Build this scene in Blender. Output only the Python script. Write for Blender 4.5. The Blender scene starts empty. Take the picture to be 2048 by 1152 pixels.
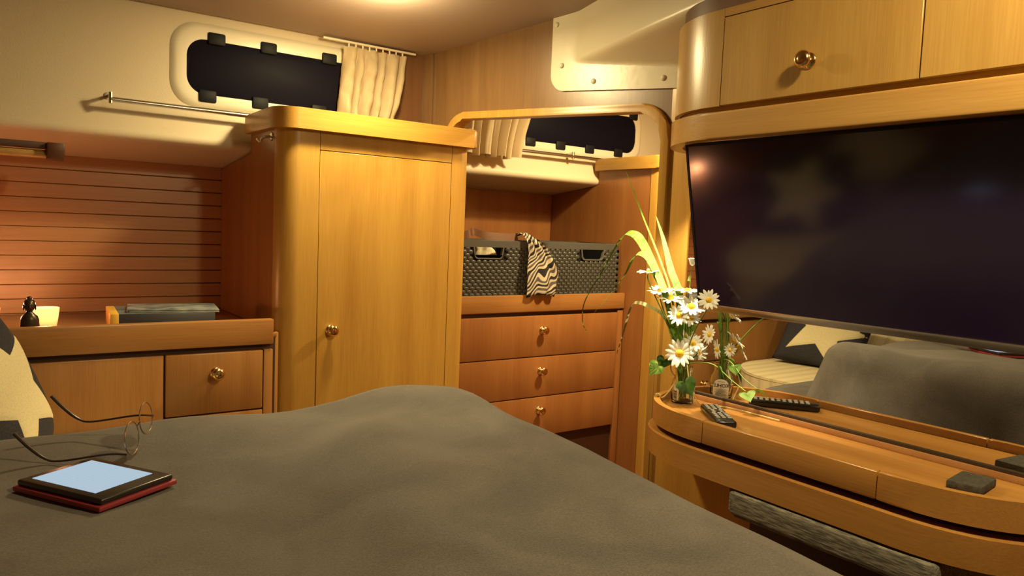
import bpy, bmesh, math, random
from mathutils import Vector, Matrix, noise
from math import sin, cos, pi, radians, sqrt, exp
random.seed(4)
sc = bpy.context.scene
COL = sc.collection
H = 1.15                      # eye height above the cabin sole; everything below is written relative to the eye

# ------------------------------------------------------------------ camera
cam_d = bpy.data.cameras.new('camera'); cam = bpy.data.objects.new('camera', cam_d); COL.objects.link(cam)
cam_d.sensor_width = 36; cam_d.lens = 36 * 1498.46 / 2048; cam_d.clip_start = .02
AX = Vector((0.8107, -0.0121, 0.5852)); AY = Vector((-0.5839, -0.0867, 0.8072)); AZ = Vector((0.0410, -0.9962, -0.0774))
right = Vector((AX.x, AY.x, AZ.x)); up = -Vector((AX.y, AY.y, AZ.y)); back = -Vector((AX.z, AY.z, AZ.z))
m = Matrix((right, up, back)).transposed().to_4x4(); m.translation = (0, 0, H)
cam.matrix_world = m
sc.camera = cam
# ------------------------------------------------------------------ world, lights, exposure
w = bpy.data.worlds.new('night'); sc.world = w; w.use_nodes = True
w.node_tree.nodes['Background'].inputs[0].default_value = (1, .7, .42, 1)
w.node_tree.nodes['Background'].inputs[1].default_value = 0.012
sc.view_settings.view_transform = 'Standard'; sc.view_settings.look = 'None'
sc.view_settings.gamma = 1; sc.view_settings.use_curve_mapping = False
sc.view_settings.exposure = -0.22
WARM = (1.0, .79, .39)
P_CEIL, P_CEIL2, P_CEIL3, P_SPOT, P_CANDLE = 24.0, 28.0, 46.0, 32.0, 2.4
CEIL_A = (.975, 2.00); CEIL_B = (1.0, .25); CEIL_C = (2.12, 1.82)
def ceil_z(y): return .634 + .07 * (2.55 - y)
def lamp(name, loc, power, color, radius=.04, spot=None, aim=None, area=False):
    d = bpy.data.lights.new(name, 'AREA' if area else 'SPOT' if spot else 'POINT'); d.energy = power; d.color = color
    if area: d.shape = 'DISK'; d.size = radius * 2
    else: d.shadow_soft_size = radius
    o = bpy.data.objects.new(name, d); COL.objects.link(o); o.location = (loc[0], loc[1], loc[2])
    if spot:
        d.spot_size = radians(spot); d.spot_blend = .6
        o.rotation_euler = (Vector(aim) - Vector(loc)).to_track_quat('-Z', 'Y').to_euler()
    return o

# ------------------------------------------------------------------ materials
def mat(name, col, rough=.5, metal=0, spec=.5, bump=None, **kw):
    m = bpy.data.materials.new(name); m.use_nodes = True
    n = m.node_tree; b = n.nodes['Principled BSDF']
    b.inputs['Base Color'].default_value = (*col, 1); b.inputs['Roughness'].default_value = rough
    b.inputs['Metallic'].default_value = metal; b.inputs['Specular IOR Level'].default_value = spec
    for k, v in kw.items(): b.inputs[k.replace('_', ' ')].default_value = v
    if bump:
        sc_, st, det = bump
        t = n.nodes.new('ShaderNodeTexNoise'); t.inputs['Scale'].default_value = sc_; t.inputs['Detail'].default_value = det
        c = n.nodes.new('ShaderNodeTexCoord'); n.links.new(c.outputs['Object'], t.inputs['Vector'])
        bp = n.nodes.new('ShaderNodeBump'); bp.inputs['Strength'].default_value = st; bp.inputs['Distance'].default_value = .002
        n.links.new(t.outputs['Fac'], bp.inputs['Height']); n.links.new(bp.outputs['Normal'], b.inputs['Normal'])
    return m
def noise_col(m, c1, c2, scale, det=4, lo=.35, hi=.65, vec=None, bump=None):
    n = m.node_tree; b = n.nodes['Principled BSDF']
    c = n.nodes.new('ShaderNodeTexCoord'); mp = n.nodes.new('ShaderNodeMapping'); mp.inputs['Scale'].default_value = vec or (1, 1, 1)
    t = n.nodes.new('ShaderNodeTexNoise'); t.inputs['Scale'].default_value = scale; t.inputs['Detail'].default_value = det
    r = n.nodes.new('ShaderNodeValToRGB'); r.color_ramp.elements[0].position = lo; r.color_ramp.elements[1].position = hi
    r.color_ramp.elements[0].color = (*c1, 1); r.color_ramp.elements[1].color = (*c2, 1)
    n.links.new(c.outputs['Object'], mp.inputs['Vector']); n.links.new(mp.outputs[0], t.inputs['Vector'])
    n.links.new(t.outputs['Fac'], r.inputs['Fac']); n.links.new(r.outputs['Color'], b.inputs['Base Color'])
    if bump:
        bp = n.nodes.new('ShaderNodeBump'); bp.inputs['Strength'].default_value = bump; bp.inputs['Distance'].default_value = .002
        n.links.new(t.outputs['Fac'], bp.inputs['Height']); n.links.new(bp.outputs['Normal'], b.inputs['Normal'])
    return m
def wood(name, light, dark, axis='z', rough=.33, k=1.0, spec=.5):
    m = bpy.data.materials.new(name); m.use_nodes = True
    n = m.node_tree; b = n.nodes['Principled BSDF']; L = n.links
    b.inputs['Roughness'].default_value = rough; b.inputs['Specular IOR Level'].default_value = spec
    c = n.nodes.new('ShaderNodeTexCoord')
    def nz(s_long, s_cross, det, dist=0):
        mp = n.nodes.new('ShaderNodeMapping')
        mp.inputs['Scale'].default_value = tuple(s_long if a == axis else s_cross for a in 'xyz')
        t = n.nodes.new('ShaderNodeTexNoise'); t.inputs['Scale'].default_value = 1; t.inputs['Detail'].default_value = det
        t.inputs['Distortion'].default_value = dist
        L.new(c.outputs['Object'], mp.inputs['Vector']); L.new(mp.outputs[0], t.inputs['Vector']); return t
    a = nz(.9 * k, 14 * k, 4, .4); f = nz(10 * k, 340 * k, 2); g = nz(1.5, 3.0, 2)
    mx = n.nodes.new('ShaderNodeMix'); mx.data_type = 'FLOAT'; mx.inputs[0].default_value = .35
    L.new(a.outputs['Fac'], mx.inputs[2]); L.new(f.outputs['Fac'], mx.inputs[3])
    mx2 = n.nodes.new('ShaderNodeMix'); mx2.data_type = 'FLOAT'; mx2.inputs[0].default_value = .25
    L.new(mx.outputs[0], mx2.inputs[2]); L.new(g.outputs['Fac'], mx2.inputs[3])
    r = n.nodes.new('ShaderNodeValToRGB'); e = r.color_ramp.elements
    e[0].position = .32; e[0].color = (*dark, 1); e[1].position = .66; e[1].color = (*light, 1)
    L.new(mx2.outputs[0], r.inputs['Fac']); L.new(r.outputs['Color'], b.inputs['Base Color'])
    bp = n.nodes.new('ShaderNodeBump'); bp.inputs['Strength'].default_value = .12; bp.inputs['Distance'].default_value = .001
    L.new(f.outputs['Fac'], bp.inputs['Height']); L.new(bp.outputs['Normal'], b.inputs['Normal'])
    return m
HON_L, HON_D = (.50, .290, .060), (.33, .160, .028)
TEA_L, TEA_D = (.34, .145, .045), (.215, .078, .022)
W_Z = wood('teak veneer upright', HON_L, HON_D, 'z')
W_X = wood('teak solid along hull', HON_L, HON_D, 'x')
W_Y = wood('teak solid athwart', HON_L, HON_D, 'y')
WR_Z = wood('reddish teak veneer', TEA_L, TEA_D, 'z', .3)
WR_X = wood('reddish teak planks', (.46, .235, .10), (.32, .145, .055), 'x', .36, spec=.9)
DIM_L, DIM_D = (.36, .17, .050), (.23, .095, .025)  # teak darkened so the sideboard's dimmer light sits in the colour
M_X = wood('dimmed teak solid', DIM_L, DIM_D, 'x', .32)
M_Z = wood('dimmed teak veneer', DIM_L, DIM_D, 'z', .32)
SH_Y = wood('shelf teak', (.50, .255, .068), (.33, .145, .034), 'y', .26)
PALE_Z = wood('pale teak veneer', (.44, .275, .085), (.31, .17, .045), 'z', .3)
PALE_Y = wood('pale teak solid', (.46, .275, .090), (.33, .175, .050), 'y', .28)
BULK = wood('bulkhead veneer', (.225, .125, .052), (.135, .066, .024), 'z', .32, spec=.7)
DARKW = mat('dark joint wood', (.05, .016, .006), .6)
BRASS = mat('polished brass', (.78, .56, .25), .16, 1)
CHROME = mat('brushed steel', (.68, .66, .62), .22, 1)
VINYL = mat('cream vinyl lining', (.60, .50, .345), .55, bump=(260, .25, 3))
GEL = mat('cream gelcoat', (.58, .53, .40), .32, bump=(45, .22, 2))
HEAD = mat('headliner', (.29, .225, .19), .6, bump=(300, .15, 2))
PLASTIC = mat('cream plastic', (.70, .63, .48), .35)
BLACKP = mat('black plastic', (.009, .009, .011), .55, spec=.15)
GLASSN = mat('dark pane', (.006, .005, .011), .5, spec=.05)
MIRROR = mat('mirror silver', (.86, .86, .84), .012, 1)
SCREEN = mat('television panel', (.016, .009, .036), .11, spec=.6)
FLEECE = noise_col(mat('grey fleece', (.1, .1, .09), .95, spec=.12), (.082, .073, .070), (.132, .119, .113), 420, 3, .3, .7, bump=.3)
_f = FLEECE.node_tree; _pb = _f.nodes['Principled BSDF']; _src = _pb.inputs['Base Color'].links[0].from_socket
_tc = _f.nodes.new('ShaderNodeTexCoord'); _tn = _f.nodes.new('ShaderNodeTexNoise'); _tn.inputs['Scale'].default_value = 7; _tn.inputs['Detail'].default_value = 5; _tn.inputs['Distortion'].default_value = .8
_rr = _f.nodes.new('ShaderNodeValToRGB'); _rr.color_ramp.elements[0].position = .36; _rr.color_ramp.elements[1].position = .62; _rr.color_ramp.elements[0].color = (.78, .77, .76, 1); _rr.color_ramp.elements[1].color = (1.06, 1.06, 1.05, 1)  # broad mottle: pile direction, plus fold shading painted into the colour
_mm = _f.nodes.new('ShaderNodeMix'); _mm.data_type = 'RGBA'; _mm.blend_type = 'MULTIPLY'; _mm.inputs[0].default_value = 1
_f.links.new(_tc.outputs['Object'], _tn.inputs['Vector']); _f.links.new(_tn.outputs['Fac'], _rr.inputs['Fac']); _f.links.new(_src, _mm.inputs[6]); _f.links.new(_rr.outputs[0], _mm.inputs[7]); _f.links.new(_mm.outputs[2], _pb.inputs['Base Color'])
FLEECE.node_tree.nodes['Principled BSDF'].inputs['Sheen Weight'].default_value = .25
FLEECE.node_tree.nodes['Principled BSDF'].inputs['Sheen Roughness'].default_value = .5
CURT = mat('cream curtain cotton', (.78, .64, .42), .85, spec=.2)
def striped(name, cols, scale, vec, rough=.85):
    m = mat(name, cols[0], rough, spec=.2); n = m.node_tree; b = n.nodes['Principled BSDF']
    c = n.nodes.new('ShaderNodeTexCoord'); d = n.nodes.new('ShaderNodeVectorMath'); d.operation = 'DOT_PRODUCT'; d.inputs[1].default_value = vec
    mu = n.nodes.new('ShaderNodeMath'); mu.operation = 'MULTIPLY'; mu.inputs[1].default_value = scale
    fr = n.nodes.new('ShaderNodeMath'); fr.operation = 'FRACT'
    r = n.nodes.new('ShaderNodeValToRGB'); r.color_ramp.interpolation = 'CONSTANT'
    e = r.color_ramp.elements
    while len(e) < len(cols): e.new(.5)
    for i, k in enumerate(cols): e[i].position = i / len(cols); e[i].color = (*k, 1)
    n.links.new(c.outputs['Object'], d.inputs[0]); n.links.new(d.outputs['Value'], mu.inputs[0]); n.links.new(mu.outputs[0], fr.inputs[0])
    n.links.new(fr.outputs[0], r.inputs['Fac']); n.links.new(r.outputs['Color'], b.inputs['Base Color'])
    return m
TICK = striped('striped ticking', [(.62, .53, .35), (.58, .49, .31), (.50, .43, .29), (.60, .51, .33)], 16, (0, 1, 0))
SHIRT_W, SHIRT_G, SHIRT_B = (.75, .66, .5), (.16, .13, .13), (.03, .025, .028)
SHIRT = striped('striped shirt', [SHIRT_W, SHIRT_G, SHIRT_W, SHIRT_B, SHIRT_B], 30, (.25, 0, 1))
NAVY = noise_col(mat('navy canvas', (.02, .02, .03), .9, spec=.2), (.022, .022, .03), (.04, .038, .048), 300, bump=.2)
STARC = noise_col(mat('natural canvas', (.6, .5, .3), .9, spec=.2), (.55, .48, .30), (.64, .57, .37), 300, bump=.2)
RATTAN = mat('charcoal plastic rattan', (.042, .042, .037), .38)
LEATHER = mat('brown leather', (.22, .085, .03), .45)
LEAFM = noise_col(mat('grass green', (.3, .5, .05), .5), (.13, .27, .018), (.25, .40, .05), 30)
LEAFD = noise_col(mat('ivy green', (.08, .22, .03), .45), (.06, .17, .025), (.13, .30, .05), 40)
LEAFP = mat('young leaf green', (.35, .58, .12), .5)
STEMM = mat('flower stem', (.14, .24, .035), .5)
DRY = mat('dry stalk', (.62, .50, .22), .6)
PETAL = mat('white petal', (.86, .86, .80), .6, spec=.2)
YOLK = mat('yellow daisy disc', (.80, .50, .02), .7)
GLASSC = mat('clear glass', (.95, 1, .97), .03, **{'Transmission_Weight': 1.0, 'IOR': 1.35})
PAPER = mat('white paper label', (.80, .77, .68), .7)
INK = mat('black ink', (.015, .013, .012), .6)
RED = mat('red cover', (.27, .028, .035), .5)
BRONZE = mat('dark bronze', (.06, .045, .03), .32, .6)
STOOLF = noise_col(mat('grey tweed', (.1, .1, .1), .95, spec=.15), (.10, .096, .085), (.27, .25, .21), 110, 6, .38, .66, (3, .35, 2.5), bump=.6)
FLOORM = wood('sole boards', (.22, .10, .04), (.13, .05, .02), 'y', .4)
def emit(name, col, s):
    m = bpy.data.materials.new(name); m.use_nodes = True; n = m.node_tree; n.nodes.clear()
    e = n.nodes.new('ShaderNodeEmission'); e.inputs[0].default_value = (*col, 1); e.inputs[1].default_value = s
    o = n.nodes.new('ShaderNodeOutputMaterial'); n.links.new(e.outputs[0], o.inputs[0]); return m
BULB = emit('lit lamp glass', (1, .86, .62), 14)
FLAME = emit('candle flame', (1, .5, .16), 25)
# screen: pale blue page with faint grey lines of print
PAGE = bpy.data.materials.new('lit page'); PAGE.use_nodes = True
_n = PAGE.node_tree; _n.nodes.clear(); _c = _n.nodes.new('ShaderNodeTexCoord'); _w = _n.nodes.new('ShaderNodeTexWave'); _w.bands_direction = 'Y'
_w.inputs['Scale'].default_value = 62; _w.inputs['Distortion'].default_value = 1.5; _w.inputs['Detail Scale'].default_value = 40
_r = _n.nodes.new('ShaderNodeValToRGB'); _r.color_ramp.elements[0].color = (.44, .58, .70, 1); _r.color_ramp.elements[1].color = (.56, .71, .83, 1)
_e = _n.nodes.new('ShaderNodeEmission'); _o = _n.nodes.new('ShaderNodeOutputMaterial'); _e.inputs[1].default_value = 1.0
_n.links.new(_c.outputs['Object'], _w.inputs['Vector']); _n.links.new(_w.outputs['Fac'], _r.inputs['Fac']); _n.links.new(_r.outputs[0], _e.inputs[0]); _n.links.new(_e.outputs[0], _o.inputs[0])
FROST = bpy.data.materials.new('frosted glass'); FROST.use_nodes = True
_n = FROST.node_tree; _b = _n.nodes['Principled BSDF']; _b.inputs['Base Color'].default_value = (.9, .8, .7, 1)
_t = _n.nodes.new('ShaderNodeBsdfTranslucent'); _t.inputs[0].default_value = (1, .85, .7, 1); _m = _n.nodes.new('ShaderNodeMixShader'); _m.inputs[0].default_value = .75
_n.links.new(_b.outputs[0], _m.inputs[1]); _n.links.new(_t.outputs[0], _m.inputs[2]); _n.links.new(_m.outputs[0], _n.nodes['Material Output'].inputs[0])

# ------------------------------------------------------------------ object helpers
WL = {}
def tag(o, label=None, cat=None, group=None, kind=None):
    if label: o['label'] = label
    if cat: o['category'] = cat
    if group: o['group'] = group
    if kind: o['kind'] = kind
    return o
def thing(name, label, cat, loc, group=None, kind=None):
    o = bpy.data.objects.new(name, None); COL.objects.link(o); o.empty_display_size = .05
    o.location = loc; WL[o.name] = Vector(loc); tag(o, label, cat, group, kind); return o
def obj(name, bm, material, parent=None, smooth=True, base=None, angle=40):
    """one mesh object; the bmesh is given in eye-relative coordinates"""
    bmesh.ops.recalc_face_normals(bm, faces=bm.faces[:])
    if parent is not None: org = WL[parent.name]
    else:
        vs = [v.co for v in bm.verts]
        org = Vector(((min(v.x for v in vs) + max(v.x for v in vs)) / 2, (min(v.y for v in vs) + max(v.y for v in vs)) / 2, min(v.z for v in vs)))
    if base is not None: org = Vector(base)
    bmesh.ops.translate(bm, verts=bm.verts, vec=-org)
    me = bpy.data.meshes.new(name); bm.to_mesh(me); bm.free()
    mats = material if isinstance(material, (list, tuple)) else [material]
    for q in mats: me.materials.append(q)
    if smooth:
        for p in me.polygons: p.use_smooth = True
        try: me.set_sharp_from_angle(angle=radians(angle))
        except Exception: pass
    o = bpy.data.objects.new(name, me); COL.objects.link(o)
    if parent is not None:
        o.parent = parent; o.location = org - WL[parent.name]
    else: o.location = org
    WL[o.name] = org.copy(); return o
def inst(name, me, parent, loc, rot=None, scale=1):
    o = bpy.data.objects.new(name, me); COL.objects.link(o)
    o.parent = parent; o.location = Vector(loc) - WL[parent.name]
    if rot is not None:
        o.rotation_mode = 'QUATERNION'; o.rotation_quaternion = rot
    o.scale = (scale,) * 3 if not hasattr(scale, '__len__') else scale
    WL[o.name] = Vector(loc); return o
def BM(): return bmesh.new()
def box(x0, x1, y0, y1, z0, z1, bev=0, seg=2, bm=None):
    b = BM(); r = bmesh.ops.create_cube(b, size=1)
    for v in b.verts: v.co = ((x0 + x1) / 2 + v.co.x * (x1 - x0), (y0 + y1) / 2 + v.co.y * (y1 - y0), (z0 + z1) / 2 + v.co.z * (z1 - z0))
    if bev: bmesh.ops.bevel(b, geom=b.edges[:], offset=bev, segments=seg, profile=.5, affect='EDGES')
    return join(bm, b)
def join(a, b):
    if a is None: return b
    me = bpy.data.meshes.new('tmp'); b.to_mesh(me); b.free(); a.from_mesh(me); bpy.data.meshes.remove(me); return a
def prism(poly, lo, hi, fn=None, bev=0, seg=2, bm=None):
    """polygon of 2-D points extruded from lo to hi; fn(a, b, h) gives the 3-D point"""
    fn = fn or (lambda a, b, h: (a, b, h))
    b = BM(); A = [b.verts.new(fn(p[0], p[1], lo)) for p in poly]; Bv = [b.verts.new(fn(p[0], p[1], hi)) for p in poly]
    b.faces.new(A[::-1]); b.faces.new(Bv); n = len(poly)
    for i in range(n): b.faces.new((A[i], A[(i + 1) % n], Bv[(i + 1) % n], Bv[i]))
    if bev:
        caps = [e for e in b.edges if len(e.link_faces) == 2 and any(len(f.verts) == n and n > 4 or f.index in (0, 1) for f in e.link_faces)]
        b.faces.index_update()
        fc = b.faces[:2] if False else None
        caps = [e for e in b.edges if e.verts[0] in A and e.verts[1] in A or e.verts[0] in Bv and e.verts[1] in Bv]
        bmesh.ops.bevel(b, geom=caps, offset=bev, segments=seg, profile=.5, affect='EDGES')
    return join(bm, b)
def offset_path(path, d):
    out = []
    for i, p in enumerate(path):
        a = Vector(path[max(i - 1, 0)]); c = Vector(path[min(i + 1, len(path) - 1)])
        t = (c - a).normalized(); out.append((p[0] - t.y * d, p[1] + t.x * d))
    return out
def shell(path, th, lo, hi, fn=None, bev=0, bm=None, seg=2):
    inner = offset_path(path, th); return prism(list(path) + inner[::-1], lo, hi, fn, bev, seg, bm)
def tube(pts, r, n=8, bm=None, cap=True):
    b = BM(); P = [Vector(p) for p in pts]; R = r if hasattr(r, '__len__') else [r] * len(P)
    rings = []; prev = None
    for i, p in enumerate(P):
        t = (P[min(i + 1, len(P) - 1)] - P[max(i - 1, 0)]).normalized()
        u = prev - t * prev.dot(t) if prev is not None else t.orthogonal()
        if u.length < 1e-6: u = t.orthogonal()
        u.normalize(); prev = u; v = t.cross(u)
        rings.append([b.verts.new(p + (u * cos(2 * pi * k / n) + v * sin(2 * pi * k / n)) * R[i]) for k in range(n)])
    for a, c in zip(rings, rings[1:]):
        for k in range(n): b.faces.new((a[k], a[(k + 1) % n], c[(k + 1) % n], c[k]))
    if cap: b.faces.new(rings[0][::-1]); b.faces.new(rings[-1])
    return join(bm, b)
def lathe(prof, loc=(0, 0, 0), n=20, quat=None, bm=None, sx=1, sy=1):
    b = BM(); rings = []
    for r, z in prof:
        if r < 1e-5: rings.append([b.verts.new((0, 0, z))])
        else: rings.append([b.verts.new((r * sx * cos(2 * pi * k / n), r * sy * sin(2 * pi * k / n), z)) for k in range(n)])
    for a, c in zip(rings, rings[1:]):
        for k in range(n):
            k2 = (k + 1) % n
            if len(a) == 1 and len(c) == 1: continue
            if len(a) == 1: b.faces.new((a[0], c[k2], c[k]))
            elif len(c) == 1: b.faces.new((a[k], a[k2], c[0]))
            else: b.faces.new((a[k], a[k2], c[k2], c[k]))
    for v in b.verts:
        q = v.co.copy()
        if quat is not None: q = quat @ q
        v.co = q + Vector(loc)
    return join(bm, b)
def ball(c, r, n=12, bm=None):
    rr = r if hasattr(r, '__len__') else (r, r, r)
    b = BM(); bmesh.ops.create_uvsphere(b, u_segments=n, v_segments=max(6, n * 2 // 3), radius=1)
    for v in b.verts: v.co = (c[0] + v.co.x * rr[0], c[1] + v.co.y * rr[1], c[2] + v.co.z * rr[2])
    return join(bm, b)
def mesh_of(name, bm, material, smooth=True):
    bmesh.ops.recalc_face_normals(bm, faces=bm.faces[:])
    me = bpy.data.meshes.new(name); bm.to_mesh(me); bm.free(); me.materials.append(material)
    if smooth:
        for p in me.polygons: p.use_smooth = True
    return me
def arc(cx, cy, rx, ry, a0, a1, n=10): return [(cx + rx * cos(radians(a0 + (a1 - a0) * i / n)), cy + ry * sin(radians(a0 + (a1 - a0) * i / n))) for i in range(n + 1)]
def smooth01(t): t = max(0, min(1, t)); return t * t * (3 - 2 * t)
def spline(pts, k=6):
    P = [Vector(p) for p in pts]; out = []
    for i in range(len(P) - 1):
        p0, p1, p2, p3 = P[max(i - 1, 0)], P[i], P[i + 1], P[min(i + 2, len(P) - 1)]
        for j in range(k):
            t = j / k
            out.append(.5 * ((2 * p1) + (p2 - p0) * t + (2 * p0 - 5 * p1 + 4 * p2 - p3) * t * t + (3 * p1 - p0 - 3 * p2 + p3) * t ** 3))
    out.append(P[-1]); return out
def xform(bm, loc, rot):
    R3 = Matrix.Rotation(rot, 3, 'Z')
    for v in bm.verts: v.co = R3 @ v.co + Vector(loc)
    return bm
# brass knob: axis +Z out of the face
KNOB = mesh_of('knob', lathe([(0, 0), (.0165, 0), (.0165, .002), (.014, .0035), (.008, .005), (.0065, .010), (.0085, .013), (.0150, .0165), (.0178, .021), (.0172, .025), (.013, .0285), (.0115, .0295), (.009, .0285), (.006, .0300), (0, .0308)], n=24), BRASS)
TO_NY = Vector((0, 0, 1)).rotation_difference(Vector((0, -1, 0))); TO_NX = Vector((0, 0, 1)).rotation_difference(Vector((-1, 0, 0)))
def knob(parent, loc, rot=TO_NY, s=1.0): return inst('knob', KNOB, parent, loc, rot, s)
def structure(name, bm, material, **kw):
    o = obj(name, bm, material, **kw); o['kind'] = 'structure'; return o

# ================================================================== THE CABIN SHELL
structure('floor', box(-.98, 3.1, -1.25, 3.0, -H - .03, -H), FLOORM)
# headliner: one sloping panel
b = BM()
pl = [(-.98, -1.25), (3.1, -1.25), (3.1, 2.60), (1.42, 2.60), (1.42, 2.534), (-.98, 2.534)]
A = [b.verts.new((x, y, ceil_z(y))) for x, y in pl]; Bv = [b.verts.new((x, y, ceil_z(y) + .03)) for x, y in pl]
b.faces.new(A[::-1]); b.faces.new(Bv)
for i in range(6): b.faces.new((A[i], A[(i + 1) % 6], Bv[(i + 1) % 6], Bv[i]))
structure('ceiling', b, HEAD, smooth=False)
structure('wall_near', box(-.98, 3.1, -1.28, -1.25, -H, 1.0), WR_Z)
structure('wall_far', box(-1.01, -.98, -1.28, 3.0, -H, 1.0), WR_Z)
# upper hull side: lining with rounded ledge and soffit, extruded along the hull
def lining(y0, x0, x1, yb, name):
    prof = [(y0, .70), (y0, .36), (y0 - .008, .31), (y0 - .022, .275), (y0 - .040, .252), (y0 - .045, .238), (y0 - .038, .226), (y0 - .015, .217), (y0 + .08, .205), (yb, .180), (yb + .03, .180), (yb + .03, .70)]
    return structure(name, prism(prof, x0, x1, lambda a, b_, h: (h, a, b_)), VINYL, angle=60)
lining(2.55, -.98, 1.40, 2.84, 'wall_left_upper')
lining(2.635, 1.40, 3.1, 2.93, 'wall_passage_upper')
wl = structure('wall_left', box(-.98, 1.40, 2.852, 2.88, -H, .20), DARKW)
PLANK = None
z = .1805; k = 0
while z > -.36:
    z0 = z - .0452
    if PLANK is None:
        me_o = obj('plank', box(-.98, .742, 2.838, 2.853, z0, z, .0016, 1), WR_X, wl); PLANK = me_o; zref = z0
    else:
        o = bpy.data.objects.new('plank', PLANK.data); COL.objects.link(o); o.parent = wl; o.location = PLANK.location + Vector((0, 0, z0 - zref)); o.location.x += 0.0
        WL[o.name] = WL[wl.name]
    z -= .0465
structure('wall_passage', box(1.40, 3.1, 2.93, 2.96, -H, .22), WR_Z)
structure('wall_passage_near', box(1.66, 3.1, 1.40, 1.43, -H, .72), WR_Z)
structure('wall_passage_end', box(3.1, 3.13, 1.40, 2.96, -H, .75), WR_Z)
structure('wall_right', box(1.62, 1.66, -1.25, 1.497, -H, .80), W_Z)
# oblique bulkhead with arched opening; plane x + .22 y = 1.95, parameter = y
def bx(y): return 1.95 - .22 * y
NB = Vector((-1, -.22, 0)).normalized()
def onb(y, z, h): return Vector((bx(y), y, z)) + NB * h
arch = [(1.499, -H), (1.499, .27)] + arc(1.589, .292, .090, .090, 180, 90, 8)[1:] + [(2.313, .411)] + arc(2.313, .321, .090, .090, 90, 0, 8)[1:] + [(2.403, -H)]
hole = offset_path(arch, -.012)
outer = [(2.56, -H), (2.56, .72), (1.45, .72), (1.45, -H)]
structure('wall_bulkhead', prism(outer + hole, -.03, 0, onb), BULK)
tr = structure('trim_1', shell([(p[0] - .004 if i < 3 else p[0], p[1]) for i, p in enumerate(arch)], -.024, -.034, .016, onb, .007, seg=3), W_Z)
structure('trim_2', prism([(2.484, .20), (2.484, .645), (2.535, .645), (2.535, .20)], 0, .012, onb, .003), BULK)
structure('wall_corner', box(1.19, 1.40, 2.528, 2.540, .20, .66), wood('shade-toned corner veneer', (.17, .075, .028), (.10, .04, .014), 'z', .4))  # recessed corner's shade is put into this darker veneer colour
# moulded gelcoat fairing across the top of the bulkhead
fr = thing('moulded_fairing', 'cream moulded plastic fairing with bolt caps, screwed to the bulkhead above the arch', 'fairing', (1.57, 1.7, .42))
def smin(a, b_, k): h = max(k - abs(a - b_), 0) / k; return min(a, b_) - h * h * k * .25
b = BM(); NY, NZ = 90, 56; grid = []
for i in range(NY + 1):
    row = []
    for j in range(NZ + 1):
        y = 1.930 - (1.930 - 1.08) * i / NY; zb = .444 - .0716 * (1.86 - y); z = zb + (ceil_z(y) + .002 - zb) * (j / NZ)
        r = .05; cy, cz = 1.930 - r, zb + r
        if y > cy and z < cz:
            d = Vector((y - cy, z - cz)); s = max(abs(d.x), abs(d.y)); L = d.length
            if L > 1e-6: d = d * (s / L); y, z = cy + d.x, cz + d.y
        zr = .523 - (1.777 - y) * .142
        e1 = .40 * (1.832 - y); e2 = 2.0 * (z - zr); hh = smin(e1, e2, .022)
        hh = max(0, hh) if hh > .004 else .004 * exp((hh - .004) / .004)
        row.append(b.verts.new(onb(y, z, .008 + hh)))
    grid.append(row)
for i in range(NY):
    for j in range(NZ): b.faces.new((grid[i][j], grid[i + 1][j], grid[i + 1][j + 1], grid[i][j + 1]))
bd = [e for e in b.edges if e.is_boundary]; ex = bmesh.ops.extrude_edge_only(b, edges=bd)
for v in [g for g in ex['geom'] if isinstance(g, bmesh.types.BMVert)]:
    y = v.co.y; v.co -= NB * .008
obj('moulding', b, GEL, fr, angle=70)
CAPM = mesh_of('bolt_cap', ball((0, 0, 0), (.0085, .0085, .0055), 16), mat('cream bolt cap', (.60, .55, .42), .45))
qn = Vector((0, 0, 1)).rotation_difference(NB)
for y, z in ((1.888, .525), (1.764, .464), (1.525, .449), (1.914, .655)): inst('bolt_cap', CAPM, fr, onb(y, z, .009), qn)

# ================================================================== PORTLIGHTS
def rrect(x0, x1, z0, z1, r, n=8):
    return arc(x1 - r, z1 - r, r, r, 0, 90, n) + arc(x0 + r, z1 - r, r, r, 90, 180, n) + arc(x0 + r, z0 + r, r, r, 180, 270, n) + arc(x1 - r, z0 + r, r, r, 270, 360, n)
def portlight(name, x0, yw, clips_b, clips_t):
    fn = lambda a, b_, h: (a, yw - h, b_)
    t = thing(name, None, None, (x0 + .37, yw, .35), kind='structure')
    X0, X1, Z0, Z1 = x0, x0 + .75, .352, .600
    o, i1, i2 = rrect(X0, X1, Z0, Z1, .075), rrect(X0 + .038, X1 - .038, Z0 + .035, Z1 - .042, .055), rrect(X0 + .045, X1 - .045, Z0 + .042, Z1 - .050, .05)
    b = BM(); n = len(o); oo = rrect(X0 - .012, X1 + .012, Z0 - .012, Z1 + .012, .085)
    rings = [[b.verts.new(fn(p[0], p[1], h)) for p in q] for q, h in ((oo, -.002), (o, .010), (rrect(X0 + .012, X1 - .012, Z0 + .012, Z1 - .012, .068), .013), (i1, .012), (i1, -.004))]
    for A_, B_ in zip(rings, rings[1:]):
        for k in range(n): b.faces.new((A_[k], A_[(k + 1) % n], B_[(k + 1) % n], B_[k]))
    obj('window_frame', b, PLASTIC, t, angle=50)
    obj('pane', prism(i1, .0, .010, fn, .003), GLASSN, t)
    for x in clips_b: obj('clip', box(x - .027, x + .027, yw - .020, yw - .008, .363, .402, .006), BLACKP, t)
    for x in clips_t: obj('clip', box(x - .027, x + .027, yw - .020, yw - .008, .545, .583, .006), BLACKP, t)
    return t
portlight('window_1', .515, 2.55, (.616, .782, .983, 1.15), (.642, .807, 1.017, 1.18))
portlight('window_2', 1.885, 2.635, (1.967, 2.135, 2.307, 2.487), (1.99, 2.20, 2.412, 2.575))

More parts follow.
